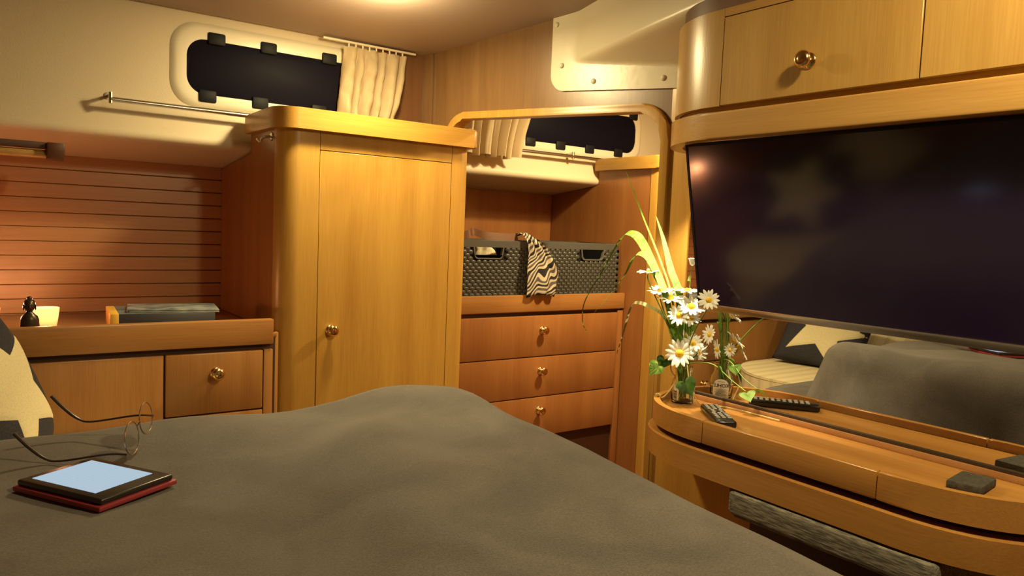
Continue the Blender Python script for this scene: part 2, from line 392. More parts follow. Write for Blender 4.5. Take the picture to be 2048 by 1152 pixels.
def curtain(name, label, x0t, x1t, x0b, x1b, y, zt, zb, npl, amp, sharp, mat_, seed, flare=0):
    b = BM(); NX, NZ = npl * 10, 26; g = []
    for i in range(NX + 1):
        s = i / NX; row = []
        for j in range(NZ + 1):
            q = j / NZ; z = zt + (zb - zt) * q
            ph = s * npl * 2 * pi + .9 * sin(3.1 * s * npl + seed) + q * .5 * sin(5 * s + seed)
            wv = sin(ph)
            if sharp: wv = math.asin(sin(ph) * .985) / 1.4
            a = amp * (.35 + .65 * smooth01(q * 3)) * (1 + .35 * sin(7 * s + seed * 2))
            xx = x0t + (x1t - x0t) * s + ((x0b - x0t) + (x1b - x1t - x0b + x0t) * s) * smooth01(q) + .35 * a * cos(ph)
            cr = 0 if sharp else .022 * q * noise.noise(Vector((s * 6 - q, q * 4, seed))) + .010 * noise.noise(Vector((s * 14, q * 9, seed)))
            zz = z + (.006 * sin(ph * .5) * q)
            row.append(b.verts.new((xx, y + a * wv + cr - flare * q, zz)))
        g.append(row)
    for i in range(NX):
        for j in range(NZ): b.faces.new((g[i][j], g[i + 1][j], g[i + 1][j + 1], g[i][j + 1]))
    bmesh.ops.solidify(b, geom=b.faces[:], thickness=.0012)
    t = thing(name, label, 'curtain', ((x0b + x1b) / 2, y, zb)); obj('cloth', b, mat_, t, angle=80); return t
c1 = curtain('curtain', 'cream gathered curtain pushed aside above the tall locker', 1.055, 1.300, 1.040, 1.250, 2.505, .612, .340, 6, .019, False, CURT, 1.3)
obj('track', box(.98, 1.335, 2.500, 2.514, .6225, .6300, .002), PLASTIC, c1)
for i in range(9): obj('glider', tube([(1.075 + i * .026, 2.507, .608), (1.075 + i * .026, 2.507, .623)], .0030, 6), PLASTIC, c1)
c2 = curtain('curtain', 'bright cream pleated curtain hanging behind the arched opening', 1.46, 1.915, 1.47, 1.850, 2.535, .60, .292, 9, .026, True, CURT, 2.2)
obj('track', box(1.43, 2.60, 2.530, 2.545, .600, .608, .002), PLASTIC, c2)

def hand_rail(name, label, x0, x1, y, yw, z, brackets):
    t = thing(name, label, 'rail', ((x0 + x1) / 2, yw, z - .01))
    obj('bar', tube([(x0, y, z), (x1, y, z)], .0075, 12), CHROME, t)
    for x in brackets:
        bb = tube([(x, y, z - .012), (x, y, z + .020)], .0065, 10); tube([(x, y, z + .014), (x, yw, z + .014)], .005, 8, bb)
        lathe([(0, 0), (.012, 0), (.012, .004), (0, .005)], (x, yw, z + .014), 12, TO_NY, bb)
        obj('bracket', bb, CHROME, t)
hand_rail('grab_rail', 'slim chrome rail on the lining below the uncovered portlight', .337, 1.30, 2.495, 2.55, .332, (.337, 1.25))
hand_rail('grab_rail', 'slim chrome rail seen through the arched opening', 1.60, 2.60, 2.585, 2.632, .336, (2.18,))
# dark timber rail end at the left
gr = thing('timber_rail', 'brown timber rail with carved end bracket under the lining ledge', 'rail', (0, 2.47, .14))
obj('shadow_gap_strip', box(-.6, .19, 2.44, 2.475, .170, .187, .003), DARKW, gr)  # dark strip standing in for the shadow gap above the bar
obj('rail_bar', tube([(-.6, 2.455, .155), (.178, 2.455, .155)], .0115, 12), PALE_Y, gr)
obj('bracket', prism([(2.43, .187), (2.50, .187), (2.50, .165), (2.475, .150), (2.455, .139), (2.435, .143), (2.425, .165)], .172, .215, lambda a, b_, h: (h, a, b_), .004), mat('dark turned wood', (.085, .03, .014), .45), gr)

# ================================================================== TALL LOCKER
lk = thing('tall_locker', 'tall honey teak locker with a single door and brass knob, beside the arch', 'locker', (1.07, 2.4, -H))
core = prism([(.778, 2.214), (1.380, 2.214), (1.380, 2.835), (.752, 2.835), (.752, 2.25)], -H, .178); box(.778, 1.380, 2.214, 2.49, .17, .272, bm=core)
obj('carcass', core, DARKW, lk, smooth=False)
side = prism([(2.262, -H), (2.262, .272), (2.492, .272), (2.492, .212), (2.52, .208), (2.836, .176), (2.836, -H)], .740, .753, lambda a, b_, h: (h, a, b_))
obj('side_panel', side, WR_Z, lk, smooth=False)
obj('side_panel', box(1.386, 1.398, 2.262, 2.49, -H, .272), W_Z, lk, smooth=False)
stl = [(.7405, 2.264)] + arc(.7985, 2.258, .058, .058, 180, 270, 10) + [(.8585, 2.200), (.8585, 2.214), (.760, 2.230), (.753, 2.264)]
obj('corner_stile', prism(stl, -H, .272, None), W_Z, lk, angle=50)
str_ = [(1.3235, 2.200), (1.362, 2.200)] + arc(1.362, 2.236, .036, .036, 270, 360, 6) + [(1.398, 2.264), (1.386, 2.264), (1.380, 2.230), (1.3235, 2.214)]
obj('stile', prism(str_, -H, .272, None), W_Z, lk, angle=50)
obj('top_rail', box(.860, 1.322, 2.200, 2.215, .2175, .272), W_Z, lk)
obj('plinth', box(.860, 1.322, 2.200, 2.215, -H, -1.02), W_Z, lk)
d = obj('door', box(.8605, 1.3215, 2.1995, 2.215, -1.018, .2150, .0015, 1), W_Z, lk)
knob(d, (.905, 2.1995, -.334))
cap_pl = [(.722, 2.498)] + [(.722, 2.26)] + arc(.792, 2.245, .070, .070, 180, 270, 10) + [(1.395, 2.175)] + arc(1.395, 2.193, .018, .018, 270, 360, 5) + [(1.413, 2.30), (1.408, 2.498)]
obj('cap', prism(cap_pl, .272, .333, None, .006, 3), W_X, lk)
hk = thing('coat_hook', 'small chrome hook under the cap of the tall locker side', 'hook', (.735, 2.285, .235))
bb = lathe([(0, 0), (.013, 0), (.013, .003), (.006, .005), (0, .005)], (.740, 2.285, .250), 14, TO_NX)
tube(spline([(.737, 2.285, .250), (.715, 2.285, .245), (.705, 2.285, .232), (.695, 2.285, .240)]), .004, 8, bb)
obj('hook_body', bb, CHROME, hk)
# second locker beyond the nook
l2 = thing('tall_locker', 'plain teak locker side with a pale cap beyond the wicker baskets', 'locker', (2.62, 2.4, -H))
c = prism([(2.235, -H), (2.235, .283), (2.590, .283), (2.590, .225), (2.615, .214), (2.925, .180), (2.925, -H)], 2.346, 2.90, lambda a, b_, h: (h, a, b_))
obj('carcass', c, WR_Z, l2, smooth=False)
obj('corner_stile', prism([(2.343, 2.26)] + arc(2.373, 2.23, .03, .03, 180, 270, 6) + [(2.90, 2.20), (2.90, 2.213), (2.36, 2.26)], -H, .283), W_Z, l2)
obj('cap', prism([(2.328, 2.60), (2.318, 2.55), (2.328, 2.24)] + arc(2.368, 2.222, .04, .04, 180, 270, 6) + [(2.92, 2.182), (2.92, 2.60)], .283, .337, None, .005), W_Y, l2)

# ================================================================== LEFT COUNTER
lc = thing('counter_unit', 'low teak sideboard with a fiddle rail and a drawer, beside the bed', 'cabinet', (-.13, 2.5, -H))
obj('carcass', box(-.97, .728, 2.186, 2.834, -H, -.345), DARKW, lc, smooth=False)
obj('worktop', box(-.97, .734, 2.19, 2.834, -.345, -.332, .002), M_X, lc)
obj('fiddle_rail', box(-.97, .717, 2.166, 2.192, -.362, -.288, .004), M_X, lc)
obj('stile', box(.690, .7165, 2.170, 2.188, -H, -.378, .002), M_Z, lc)
obj('filler', box(.717, .741, 2.196, 2.215, -H, -.332, .002), M_Z, lc)
obj('door', box(-.50, .4205, 2.170, 2.188, -1.05, -.378, .003), M_Z, lc)
obj('door', box(-.97, -.504, 2.170, 2.188, -1.05, -.378, .003), M_Z, lc)
dr = obj('drawer', box(.424, .6875, 2.168, 2.188, -.550, -.378, .004), M_Z, lc); knob(dr, (.556, 2.168, -.436))
dr = obj('drawer', box(.424, .6875, 2.168, 2.188, -.74, -.5535, .003), M_Z, lc); knob(dr, (.556, 2.168, -.65))

# ================================================================== NOOK CHEST OF DRAWERS
nk = thing('chest_of_drawers', 'built-in teak chest of drawers with brass knobs under the wicker baskets', 'drawers', (1.87, 2.65, -H))
obj('carcass', box(1.405, 2.340, 2.398, 2.925, -H, -.330), DARKW, nk, smooth=False)
obj('worktop', box(1.405, 2.342, 2.395, 2.926, -.330, -.318), M_X, nk)
obj('fiddle_rail', box(1.402, 2.343, 2.378, 2.400, -.326, -.258, .004), M_X, nk)
for z1, z0, zk in ((-.343, -.510, -.402), (-.513, -.677, -.57), (-.680, -.845, -.734)):
    d = obj('drawer', box(1.412, 2.306, 2.380, 2.400, z0, z1, .004), WR_Z, nk); knob(d, (1.888, 2.380, zk))
obj('stile', box(2.309, 2.341, 2.384, 2.400, -H, -.335, .001), WR_Z, nk)

# ================================================================== RIGHT WALL: UPPER CABINET, MIRROR, TELEVISION, SHELF
def cab_path(x_front, ex, ey, cy, y_end, x_wall=1.60): return arc(x_wall, cy, x_wall - x_front, ey, 90, 180, 14) + [(x_front, y_end)]
# ^ left end at the wall, round to the straight front
uc = thing('wall_cabinet', 'pale teak overhead cabinet with a rounded end and brass knob above the television', 'cabinet', (1.5, .6, .21))
YE = -.35
def upath(xf, ey, cy=1.14): return [(1.62, cy + ey)] + [(1.60 - (1.60 - xf) * sin(t), cy + ey * cos(t)) for t in [pi / 2 * i / 14 for i in range(15)]]
full = upath(1.372, .228) + [(1.372, YE)]
obj('carcass', prism(full + [(1.62, YE)], .300, .500), DARKW, uc, smooth=False)
curve = upath(1.360, .240)[1:] + [(1.360, 1.1165)]
obj('corner_stile', shell(curve, .012, .2945, .507), PALE_Z, uc, angle=50)
obj('top_rail', box(1.360, 1.372, YE, 1.1155, .4895, .507), PALE_Y, uc)
d = obj('door', box(1.3595, 1.3725, .6815, 1.1145, .2955, .4875, .001, 1), PALE_Z, uc); knob(d, (1.3595, .900, .360), TO_NX)
d = obj('door', box(1.3595, 1.3725, .240, .6785, .2955, .4875, .001, 1), PALE_Z, uc); knob(d, (1.3595, .46, .360), TO_NX)
d = obj('door', box(1.3595, 1.3725, YE, .237, .2955, .4875, .001, 1), PALE_Z, uc)
obj('lower_trim', shell(upath(1.353, .247)[1:] + [(1.353, YE)], .030, .222, .2805, None, .005, seg=3), PALE_Y, uc)
obj('underside', prism(upath(1.375, .225) + [(1.375, YE), (1.62, YE)], .236, .300), W_Y, uc)
obj('top_panel', prism(upath(1.372, .228) + [(1.372, YE), (1.62, YE)], .500, .545), mat('dark cornice', (.11, .045, .016), .5), uc)
mr = thing('wall_mirror', 'wide frameless mirror fixed to the wall behind the television', 'mirror', (1.61, .6, -.43))
obj('glass', box(1.600, 1.6195, -.25, 1.388, -.418, .225), MIRROR, mr, smooth=False)
obj('channel', box(1.594, 1.6195, -.25, 1.388, -.4240, -.4170, .001), mat('dark channel', (.07, .05, .035), .35, .5), mr)

tv = thing('television', 'large flat television with a silver lower edge, tilted over the shelf', 'television', (1.45, .89, -.18))
tq = Vector((-.978, 0, -.206)).normalized(); tup = Vector((.085, 0, -.403)).normalized() * -1
TC = Vector((1.4525, .892, .0215))
def tvp(a, b_, h): return TC + Vector((0, 1, 0)) * a + tup * b_ + tq * h
def tvbox(a0, a1, b0, b1, h0, h1, bev=0): return prism([(a0, b0), (a1, b0), (a1, b1), (a0, b1)], h0, h1, tvp, bev)
obj('housing', tvbox(-.378, .36, -.206, .206, -.035, -.004, .004), BLACKP, tv)
obj('screen', tvbox(-.372, .354, -.190, .200, -.006, 0), SCREEN, tv, smooth=False)
fb = tvbox(-.378, -.372, -.206, .206, -.004, .0015); join(fb, tvbox(.354, .360, -.206, .206, -.004, .0015)); join(fb, tvbox(-.378, .36, .200, .206, -.004, .0015))
obj('bezel', fb, BLACKP, tv)
obj('silver_edge', tvbox(-.379, .361, -.207, -.1895, -.012, .003, .002), CHROME, tv)
obj('wall_bracket', box(1.47, 1.602, .84, .94, -.06, .10, .004), BLACKP, tv)

sh = thing('wall_shelf', 'teak shelf with rounded ends and raised rail under the mirror', 'shelf', (1.49, .89, -.545))
def spath(off=0, y_a=1.12, ya=.27, y_b=.66, yb=.25, xf=1.36):
    L = []
    for i in range(15):
        t = pi / 2 * i / 14; L.append((1.602 - (1.602 - xf + off) * sin(t) ** .87, y_a + (ya + off) * cos(t) ** .87))
    R = []
    for i in range(15):
        t = pi / 2 * (1 - i / 14); R.append((1.602 - (1.602 - xf + off) * sin(t) ** .87, y_b - (yb + off) * cos(t) ** .87))
    return L, R
L, R = spath(-.006); obj('board', prism([(1.602, p[1]) if i == 0 else p for i, p in enumerate(L)] + R, -.452, -.438), SH_Y, sh)
L, R = spath(0)
YS1, YS2 = 1.108, .697
left = [p for p in L if p[1] > YS1 + .003] + [(1.360, YS1 + .0013)]
mid = [(1.360, YS1 - .0013), (1.360, YS2 + .0013)]
rgt = [(1.360, YS2 - .0013)] + [p for p in R if p[1] < YS2 - .003]
for q in (left, mid, rgt): obj('rail', shell(q, .016, -.473, -.419, None, .003), SH_Y, sh, angle=50)
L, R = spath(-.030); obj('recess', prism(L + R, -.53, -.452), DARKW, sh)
L, R = spath(.010); obj('lower_band', shell(L + R, .040, -.546, -.488, None, .007, seg=3), SH_Y, sh, angle=50)
L, R = spath(-.012); obj('bottom_board', prism(L + R, -.536, -.520), SH_Y, sh)
obj('backsplash', box(1.592, 1.600, .43, 1.385, -.438, -.4242, .001), WR_X, sh)

# ================================================================== BED
bd_ = thing('bed', 'built-in double bed with a striped mattress', 'bed', (-.15, .6, -H))
obj('bed_base', prism([(-.97, -1.2), (.48, -1.2), (.50, 1.86), (.46, 1.92), (.28, 2.12), (-.97, 2.14)], -H, -.76), WR_Z, bd_, smooth=False)
def rounded(poly, r, n=6):
    out = []; N = len(poly)
    for i in range(N):
        p, a, c = Vector(poly[i]), Vector(poly[i - 1]), Vector(poly[(i + 1) % N]); rr = min(r, (a - p).length / 2.2, (c - p).length / 2.2)
        s, e = p + (a - p).normalized() * rr, p + (c - p).normalized() * rr
        for k in range(n + 1):
            t = k / n; q = s * (1 - t) ** 2 + p * 2 * t * (1 - t) + e * t * t; out.append((q.x, q.y))
    return out
MP = rounded([(-.97, -1.2), (.53, -1.2), (.545, 1.94), (.34, 2.150), (-.97, 2.155)], .12)
obj('mattress', prism(MP, -.76, -.566, None, .028, 4), TICK, bd_, angle=70)
PIPE = mat('mattress piping', (.42, .34, .2), .8)
for zz in (-.575, -.751): obj('piping', tube([(x * 1.003, y * 1.0015, zz) for x, y in offset_path(MP, .005)], .0045, 6), PIPE, bd_)
def ztop(x, y):
    z = -.388 + .044 * smooth01((x - .40) / .36) + .024 * smooth01((y - 1.15) / .25) * (1 - smooth01((x - .3) / .3))
    z += .018 * exp(-((x - .82) / .16) ** 2 - ((y - 1.33) / .13) ** 2)
    z += .036 * exp(-((x - (.50 + .26 * (y - 1.0))) / .11) ** 2) * smooth01((y - .35) / .4) * (1 - smooth01((y - 1.08) / .26))
    z += -.012 * exp(-((x - .33) / .07) ** 2 - ((y - .80) / .2) ** 2) + .006 * exp(-((x - .30) / .10) ** 2 - ((y - .72) / .12) ** 2)
    z += .008 * noise.noise(Vector((x * 3.2, y * 2.6, 3))) + .0035 * noise.noise(Vector((x * 9, y * 7, 8)))
    z += .004 * sin(11 * (x * .8 - y * .5) + 2 * noise.noise(Vector((x * 2, y * 2, 1))))
    return z
def xe(y): return .715 + .095 * (y - .3)
bl = []
bl += [(-.95 + (.65 + .95) * i / 34, 1.415) for i in range(34)]
bl += [(.677 + .13 * sin(pi / 2 * i / 14), 1.285 + .13 * cos(pi / 2 * i / 14)) for i in range(15)]
bl += [(xe(1.28 - (1.28 + 1.1) * i / 60), 1.28 - (1.28 + 1.1) * i / 60) for i in range(1, 61)]
cenp = Vector((-.95, -1.1)); b = BM(); rows = []; NR, NS = 70, 34
for i, p in enumerate(bl):
    a_, c_ = Vector(bl[max(i - 1, 0)]), Vector(bl[min(i + 1, len(bl) - 1)]); t = (c_ - a_).normalized(); nrm = Vector((-t.y, t.x))
    if nrm.dot(Vector(p) - Vector((0, 0))) < 0: nrm = -nrm
    row = []
    for j in range(NR + 1):
        s = j / NR; s = 1 - (1 - s) ** 1.5
        q = cenp.lerp(Vector(p), s); row.append(b.verts.new((q.x, q.y, ztop(q.x, q.y))))
    zt = ztop(*p); rr = .075; far = smooth01((nrm.y - .45) / .4)
    Ls = .62
    for j in range(1, NS + 1):
        s = Ls * j / NS; a = min(s / rr, radians(84)); ext = max(0, s - rr * radians(84))
        out = rr * sin(a) + ext * (.14 + .22 * max(0, nrm.y)); drop = rr * (1 - cos(a)) + ext * .985
        fold = .022 * smooth01(ext / .2) * (sin(i * .42) + .6 * sin(i * .93 + 1))
        q = Vector(p) + nrm * (out + fold * (1 - far)); z = zt - drop
        if far > 0:
            zf = max(z, -.555 - .002 * far)
            if zf > z: q = Vector(p) + nrm * (out * 1.0 + .03 * far * min(1, (zf - z) * 6))
            z = z * (1 - far) + zf * far
        row.append(b.verts.new((q.x, q.y, z)))
    rows.append(row)
for A_, B_ in zip(rows, rows[1:]):
    for k in range(len(A_) - 1):
        try: b.faces.new((A_[k], A_[k + 1], B_[k + 1], B_[k]))
        except Exception: pass
bmesh.ops.remove_doubles(b, verts=b.verts, dist=1e-5)
tag(obj('blanket', b, FLEECE, angle=180), 'thick grey-brown fleece blanket spread over the bed', 'blanket')

# star cushion
def cushion(name, label, cen, n, upv, size, th, mat_, star=None):
    n = Vector(n).normalized(); u = Vector(upv); u = (u - n * u.dot(n)).normalized(); hdir = u.cross(n)
    base = Vector(cen) - u * size / 2
    t = thing(name, label, 'cushion', base)
    def surf(a, b_, sgn):
        q = max(abs(a), abs(b_)); e = (1 - abs(a) ** 2.6) * (1 - abs(b_) ** 2.6); h = th / 2 * max(0, e) ** .45
        pin = 1 - .07 * (1 - abs(b_) ** 2) * abs(a) ** 3; pin2 = 1 - .07 * (1 - abs(a) ** 2) * abs(b_) ** 3
        q = Vector(cen) + hdir * a * pin * size / 2 + u * b_ * pin2 * size / 2 + n * h * sgn
        q.z = max(q.z, -.560); return q
    b = BM(); N = 28; f = []
    for sgn in (1, -1):
        g = [[b.verts.new(surf(-1 + 2 * i / N, -1 + 2 * j / N, sgn)) for j in range(N + 1)] for i in range(N + 1)]
        for i in range(N):
            for j in range(N): b.faces.new((g[i][j], g[i + 1][j], g[i + 1][j + 1], g[i][j + 1]))
    bmesh.ops.remove_doubles(b, verts=b.verts, dist=1e-5)
    obj('cover', b, mat_, t, angle=180)
    if star:
        R_, r_, a0 = star; b = BM(); NN = 20; rings = []
        out = []
        for k in range(5):
            A_ = a0 + 72 * k
            P1 = Vector((cos(radians(A_)), sin(radians(A_)))) * R_; P2 = Vector((cos(radians(A_ + 36)), sin(radians(A_ + 36)))) * r_; P3 = Vector((cos(radians(A_ + 72)), sin(radians(A_ + 72)))) * R_
            out += [P1.lerp(P2, i / 6) for i in range(6)] + [P2.lerp(P3, i / 6) for i in range(6)]
        for j in range(11):
            s = j / 10; rings.append([b.verts.new(surf(max(-.985, min(.985, p.x * s)), max(-.985, min(.985, p.y * s)), 1) + n * (.0022 if j < 10 else .0002)) for p in out] if j else [b.verts.new(surf(0, 0, 1) + n * .0022)])
        m_ = len(out)
        for k in range(m_): b.faces.new((rings[0][0], rings[1][k], rings[1][(k + 1) % m_]))
        for A_, B_ in zip(rings[1:], rings[2:]):
            for k in range(m_): b.faces.new((A_[k], B_[k], B_[(k + 1) % m_], A_[(k + 1) % m_]))
        obj('star', b, STARC, t, angle=60)
    return t
cushion('star_cushion', 'navy cushion with a large cream star propped on the bed', (.020, 1.915, -.410), (.87, -.365, .336), (-.35, -.069, .936), .38, .15, NAVY, (1.0, .42, -43))
cushion('bed_pillow', 'cream striped pillow lying behind the star cushion', (-.42, 1.86, -.40), (.5, -.25, .8), (-.3, 1, .3), .40, .15, TICK)

# ================================================================== LAMPS
def ceiling_lamp(x, y, label, power):
    z = ceil_z(y)
    t = thing('ceiling_lamp', label, 'lamp', (x, y, z - .03))
    obj('trim_ring', lathe([(.040, .0), (.062, .0), (.062, -.004), (.055, -.012), (.043, -.014), (.040, -.008)], (x, y, z), 32), PLASTIC, t)
    obj('lens', lathe([(0, -.020), (.018, -.018), (.034, -.012), (.040, -.004), (.040, 0)], (x, y, z), 28), BULB, t)
    lamp('lamp_light', (x, y, z - .095), power * .36, WARM, .05)
    a = lamp('lamp_disc', (x, y, z - .032), power * .7, WARM, .05, area=True)
ceiling_lamp(*CEIL_A, 'round lit ceiling lamp on the headliner near the portlight', P_CEIL)
ceiling_lamp(*CEIL_B, 'round lit ceiling lamp over the foot of the gangway', P_CEIL2)
ceiling_lamp(*CEIL_C, 'round lit ceiling lamp in the passage beyond the arch', P_CEIL3)
sl = thing('spot_lamp', 'small brass downlight under the rounded end of the overhead cabinet', 'lamp', (1.51, 1.275, .21))
obj('housing', lathe([(0, .022), (.022, .022), (.026, .010), (.026, 0), (.020, 0), (.018, .012), (0, .014)], (1.51, 1.285, .214), 20), BRASS, sl)
obj('lens', lathe([(0, .006), (.017, .006), (.017, .010), (0, .012)], (1.51, 1.285, .214), 16), BULB, sl)
lamp('spot_light', (1.51, 1.285, .205), P_SPOT, (1, .80, .48), .012, 95, (1.50, 1.33, -.4))

# ================================================================== THINGS ON THE LEFT COUNTER
def tealight(x, y, label, power):
    t = thing('tealight_holder', label, 'candle', (x, y, -.332))
    obj('cup', lathe([(.0, 0), (.022, 0), (.026, .006), (.031, .035), (.034, .062), (.0315, .062), (.028, .035), (.023, .008), (0, .006)], (x, y, -.332), 24), FROST, t)
    obj('wax', lathe([(0, .022), (.019, .022), (.019, .007), (0, .007)], (x, y, -.332), 16), PAPER, t)
    obj('flame', lathe([(0, .024), (.0035, .029), (.004, .034), (.002, .043), (0, .048)], (x, y, -.332), 10), FLAME, t)
    lamp('candle_light', (x, y, -.332 + .072), power, (1, .40, .17), .012)
tealight(.168, 2.45, 'frosted tealight cup glowing behind the bronze figurine', P_CANDLE * .35)
tealight(.030, 2.47, 'brightly glowing tealight cup beside the bronze figurine, half hidden by the star cushion', P_CANDLE)
fg = thing('figurine', 'small dark bronze buddha bust on the sideboard', 'figurine', (.124, 2.33, -.332))
b = lathe([(0, 0), (.024, 0), (.0245, .015), (.022, .032), (.0215, .044), (.0185, .053), (.012, .060), (.0075, .065), (.0075, .074)], (.124, 2.33, -.332), 20, sx=1, sy=.75)
ball((.124, 2.330, -.252), (.0125, .0135, .0165), 16, b); ball((.124, 2.333, -.246), (.0138, .0140, .0135), 16, b); ball((.124, 2.332, -.232), (.0065, .0065, .006), 12, b)
ball((.124, 2.3165, -.255), (.0028, .003, .0045), 8, b)
for s in (-1, 1): ball((.124 + s * .0135, 2.331, -.256), (.002, .004, .008), 8, b);
obj('bust', b, BRONZE, fg)
def book(name, label, cx, cy, z, w, d, h, rot, cover, spine=None):
    t = thing(name, label, 'book', (cx, cy, z)); Rm = Matrix.Rotation(rot, 3, 'Z')
    def tf(bm):
        for v in bm.verts: v.co = Rm @ v.co + Vector((cx, cy, z))
        return bm
    obj('pages', tf(box(-w / 2 + .004, w / 2 - .003, -d / 2 + .003, d / 2 - .003, .0025, h - .0025)), PAPER, t)
    obj('cover', tf(box(-w / 2, w / 2, -d / 2, d / 2, h - .0025, h, .0008)), cover, t)
    obj('cover', tf(box(-w / 2, w / 2, -d / 2, d / 2, 0, .0025, .0008)), cover, t)
    obj('spine', tf(box(-w / 2 - .002, -w / 2 + .002, -d / 2, d / 2, 0, h, .0015)), spine or cover, t)
    return t
BLUEC = noise_col(mat('blue grey print', (.1, .14, .16), .35), (.05, .07, .09), (.16, .22, .24), 14, 3)
YEL = mat('yellow print', (.75, .42, .05), .4)
bk1 = book('book', 'large paperback with a yellow-ended spine lying on the sideboard', .442, 2.335, -.332, .20, .265, .062, pi / 2 - .08, BLUEC, mat('dark spine print', (.05, .05, .06), .4))
obj('yellow_band', xform(box(-.1028, .100, .112, .1335, -.0004, .0626, .002), (.442, 2.335, -.332), pi / 2 - .08), YEL, bk1)
book('book', 'thin blue-grey magazine lying on top of the yellow-spined paperback', .475, 2.325, -.270, .235, .17, .008, -.16, noise_col(mat('magazine print', (.1, .14, .16), .3), (.08, .10, .12), (.28, .32, .32), 22, 3))

# ================================================================== BASKETS IN THE NOOK
def basket(label, x0, x1, y0, hx0, hx1, seed):
    t = thing('storage_basket', label, 'basket', ((x0 + x1) / 2, y0 + .15, -.318)); y1 = y0 + .30; z0, z1 = -.318, -.070; dark = BLACKP
    b = box(x0 + .012, x1 - .012, y0 + .012, y1 - .012, z0, z0 + .006)
    for q in ((x0 + .008, x0 + .013, y0 + .008, y1 - .008), (x1 - .013, x1 - .008, y0 + .008, y1 - .008), (x0 + .008, x1 - .008, y1 - .013, y1 - .008)): box(*q, z0, z1, bm=b)
    hz0 = -.112
    box(x0 + .008, hx0, y0 + .008, y0 + .013, z0, z1, bm=b); box(hx1, x1 - .008, y0 + .008, y0 + .013, z0, z1, bm=b); box(hx0, hx1, y0 + .008, y0 + .013, z0, hz0, bm=b)
    obj('body', b, dark, t, smooth=False)
    # rim
    P = rounded([(x0, y0), (x1, y0), (x1, y1), (x0, y1)], .04, 5); I = rounded([(x0 + .014, y0 + .014), (x1 - .014, y0 + .014), (x1 - .014, y1 - .014), (x0 + .014, y1 - .014)], .03, 5)
    b = BM(); n = len(P)
    rg = [[b.verts.new((p[0], p[1], zz)) for p in Q] for Q, zz in ((P, -.071), (P, -.046), (I, -.043), (I, -.071))]
    for k in range(4):
        for i in range(n): b.faces.new((rg[k][i], rg[k][(i + 1) % n], rg[(k + 1) % 4][(i + 1) % n], rg[(k + 1) % 4][i]))
    obj('rim', b, mat('charcoal rim', (.06, .06, .055), .4), t, angle=50)
    # handle frame
    fn = lambda a, b_, h: (a, y0 + .004 - h, b_)
    hf = [(hx0, -.070), (hx0 + .006, -.100)] + arc(hx0 + .018, -.100, .012, .012, 180, 270, 4) + arc(hx1 - .018, -.100, .012, .012, 270, 360, 4) + [(hx1 - .006, -.100), (hx1, -.070)]
    obj('handle', shell(hf, -.005, -.008, .005, fn), mat('handle rim', (.09, .09, .083), .35), t)
    # woven skin: staggered bulges, front and left side and right side
    b = BM(); PZ, PX = .0165, .027
    def bulge(c, ux, hw, hh, nrm):
        vs = []
        for a_, e_, d_ in ((-1, 0, 0), (-.55, .8, .55), (.55, .8, .55), (1, 0, 0), (.55, -.8, .35), (-.55, -.8, .35), (-.45, .15, 1), (.45, .15, 1)):
            vs.append(b.verts.new(Vector(c) + Vector(ux) * a_ * hw + Vector((0, 0, 1)) * e_ * hh + Vector(nrm) * d_ * .0095))
        for f in ((0, 6, 1), (1, 6, 7, 2), (2, 7, 3), (3, 7, 4), (4, 7, 6, 5), (5, 6, 0)): b.faces.new([vs[q] for q in f])
    rws = int((z1 - z0) / (PZ * .78))
    for r in range(rws):
        z = z1 - .008 - r * PZ * .78
        if z < z0 + .006: break
        off = PX / 2 if r % 2 else 0
        x = x0 + .022 + off
        while x < x1 - .018:
            if not (hx0 - .014 < x < hx1 + .014 and z > hz0 - .006): bulge((x, y0 + .007, z), (1, 0, 0), PX * .56, PZ * .62, (0, -1, 0))
            x += PX
        y = y0 + .02 + off
        while y < y1 - .02:
            bulge((x0 + .007, y, z), (0, 1, 0), PX * .56, PZ * .62, (-1, 0, 0)); bulge((x1 - .007, y, z), (0, 1, 0), PX * .56, PZ * .62, (1, 0, 0)); y += PX
    tag(obj('weave', b, RATTAN, t, angle=75), kind='stuff')
    return t
basket('open charcoal wicker-look basket beside the tall locker, striped shirt over its edge', 1.455, 1.885, 2.405, 1.560, 1.694, 1)
basket('charcoal wicker-look basket beside the plain locker side', 1.897, 2.330, 2.405, 2.103, 2.228, 2)
def bundle(name, label, cen, r, mat_, seed, cat='clothes'):
    b = BM(); bmesh.ops.create_icosphere(b, subdivisions=4, radius=1)
    for v in b.verts:
        k = 1 + .16 * noise.noise(v.co * 2.2 + Vector((seed, 0, 0))) + .07 * noise.noise(v.co * 6 + Vector((0, seed, 0)))
        p = v.co * k; p.z = max(p.z, -.8); v.co = Vector(cen) + Vector((p.x * r[0], p.y * r[1], p.z * r[2]))
    tag(obj(name, b, mat_, angle=180), label, cat)
bundle('folded_clothes', 'black folded clothes inside the open basket', (1.560, 2.56, -.205), (.085, .105, .128), mat('black knit', (.012, .012, .013), .9), 1)
bundle('folded_clothes', 'crumpled cream cloth inside the open basket behind its handle', (1.715, 2.56, -.205), (.060, .10, .128), mat('crumpled cream', (.62, .54, .38), .85), 5)
bundle('folded_clothes', 'dark navy clothes inside the basket beside the plain locker side', (2.113, 2.56, -.20), (.165, .105, .135), NAVY, 9)
